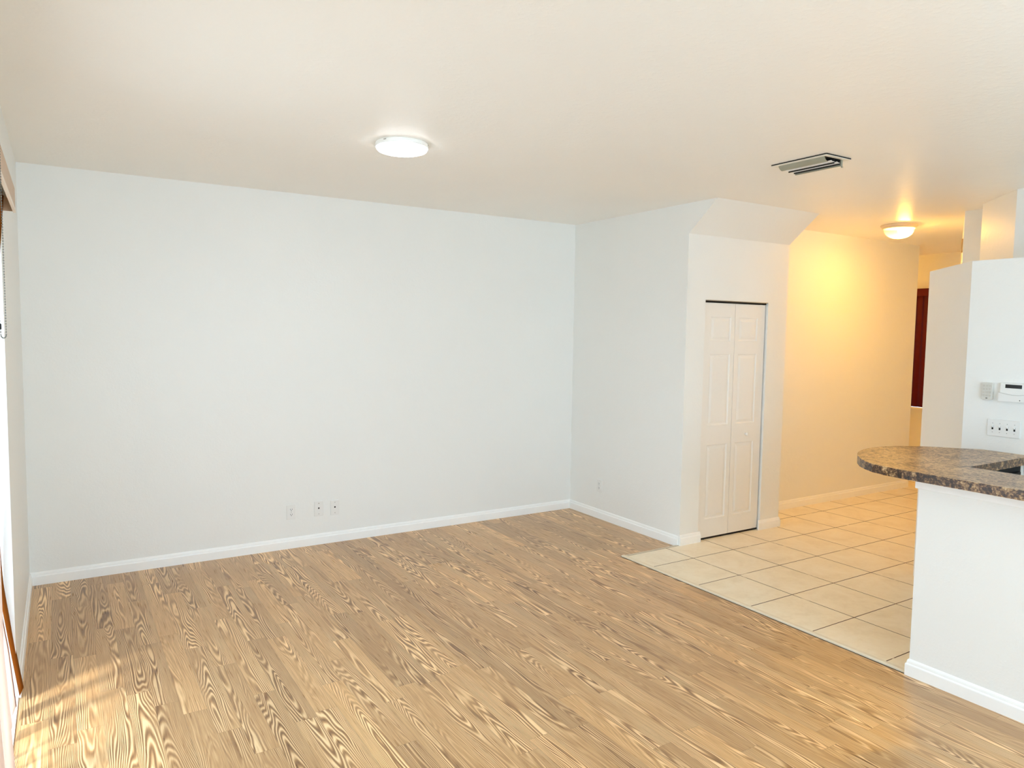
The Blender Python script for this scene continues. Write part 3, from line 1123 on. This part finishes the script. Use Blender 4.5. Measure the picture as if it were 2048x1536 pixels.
vane([(-4.345, -1.86, 2.23), (-4.385, -1.80, 1.75), (-4.412, -1.74, 1.2), (-4.409, -1.69, 0.63), (-4.385, -1.674, 0.36), (-4.346, -1.655, 0.035)], (-0.0115, -0.085, 0), mat='vane_shaded')['label'] = 'end vane of the blind, its shade painted brown'
vane([(-4.345, -1.98, 2.23), (-4.385, -1.93, 1.75), (-4.410, -1.88, 1.2), (-4.407, -1.867, 0.55), (-4.385, -1.846, 0.28), (-4.367, -1.835, 0.035)], (-0.008, -0.088, 0))
vane([(-4.3435, -1.982, 2.23), (-4.3835, -1.932, 1.75), (-4.4085, -1.882, 1.2), (-4.4055, -1.869, 0.55), (-4.3835, -1.848, 0.28), (-4.3655, -1.837, 0.035)], (-0.0005, -0.012, 0), 'vane_edge_shade', 'vane_shaded')  # brown strip painting the shaded thin edge of the vane above
vane([(-4.345, -2.16, 2.23), (-4.380, -2.12, 1.75), (-4.405, -2.08, 1.2), (-4.402, -2.06, 0.55), (-4.385, -2.04, 0.28), (-4.372, -2.02, 0.035)], (-0.008, -0.088, 0))
vane([(-4.345, -2.62, 2.23), (-4.372, -2.60, 1.6), (-4.372, -2.58, 1.0), (-4.349, -2.56, 0.40), (-4.339, -2.469, 0.035)], (-0.020, -0.086, 0))

for k in range(12):
    yv = -2.25 - 0.105 * k
    if abs(yv + 2.60) < 0.06:
        continue
    vane([(-4.376, yv + 0.004, 2.23), (-4.376, yv, 1.2), (-4.376, yv - 0.002, 0.035)], (-0.066, -0.018, 0))

# ------------------------------------------------------------------ entry window with the red blind
w1 = thing('window_1', 'entry window behind the red blind at the end of the hall', 'window', (XF, -0.3, WZ0), 'structure')
b = MB()
b.box(XF + 0.06, XF + 0.11, WY0, WY0 + 0.05, WZ0, WZ1)
b.box(XF + 0.06, XF + 0.11, WY1 - 0.05, WY1, WZ0, WZ1)
b.box(XF + 0.06, XF + 0.11, WY0 + 0.05, WY1 - 0.05, WZ0, WZ0 + 0.05)
b.box(XF + 0.06, XF + 0.11, WY0 + 0.05, WY1 - 0.05, WZ1 - 0.05, WZ1)
b.build('window_frame', 'frame', w1)
b = MB()
b.box(XF + 0.083, XF + 0.087, WY0 + 0.05, WY1 - 0.05, WZ0 + 0.05, WZ1 - 0.05)
b.build('pane', 'glass', w1)
b = MB()
b.box(XF - 0.05, XF + 0.055, WY0 - 0.06, WY1 + 0.06, WZ0 - 0.022, WZ0 - 0.001, 0.003)
b.build('window_sill', 'trim', w1)
rb = thing('red_blind', 'dark red vertical blind over the entry window past the yellow wall', 'blind', (XF, -0.3, 2.3))
b = MB()
b.box(XF - 0.085, XF - 0.078, WY0 - 0.06, WY1 + 0.06, 2.205, 2.297, 0.002)
b.box(XF - 0.078, XF - 0.002, WY0 - 0.06, WY0 - 0.053, 2.205, 2.297)
b.box(XF - 0.078, XF - 0.002, WY1 + 0.053, WY1 + 0.06, 2.205, 2.297)
b.box(XF - 0.078, XF - 0.002, WY0 - 0.053, WY1 + 0.053, 2.288, 2.297)
b.build('valance', 'red', rb)
nv = 17
for k in range(nv):
    yc = WY0 - 0.03 + (WY1 - WY0 + 0.06) * (k + 0.5) / nv
    b = MB()
    n = 6
    ft, bk = [], []
    for i in range(n + 1):
        s_ = (i / n - 0.5) * 0.100
        x_ = XF - 0.042 - 0.006 * math.cos(math.pi * (i / n - 0.5)) + (s_ * 0.20)
        ft.append((x_, yc + s_))
        bk.append((x_ + 0.0012, yc + s_))
    b.prism(ft + bk[::-1], 0.843, 2.28)
    b.build('vane', 'red', rb)
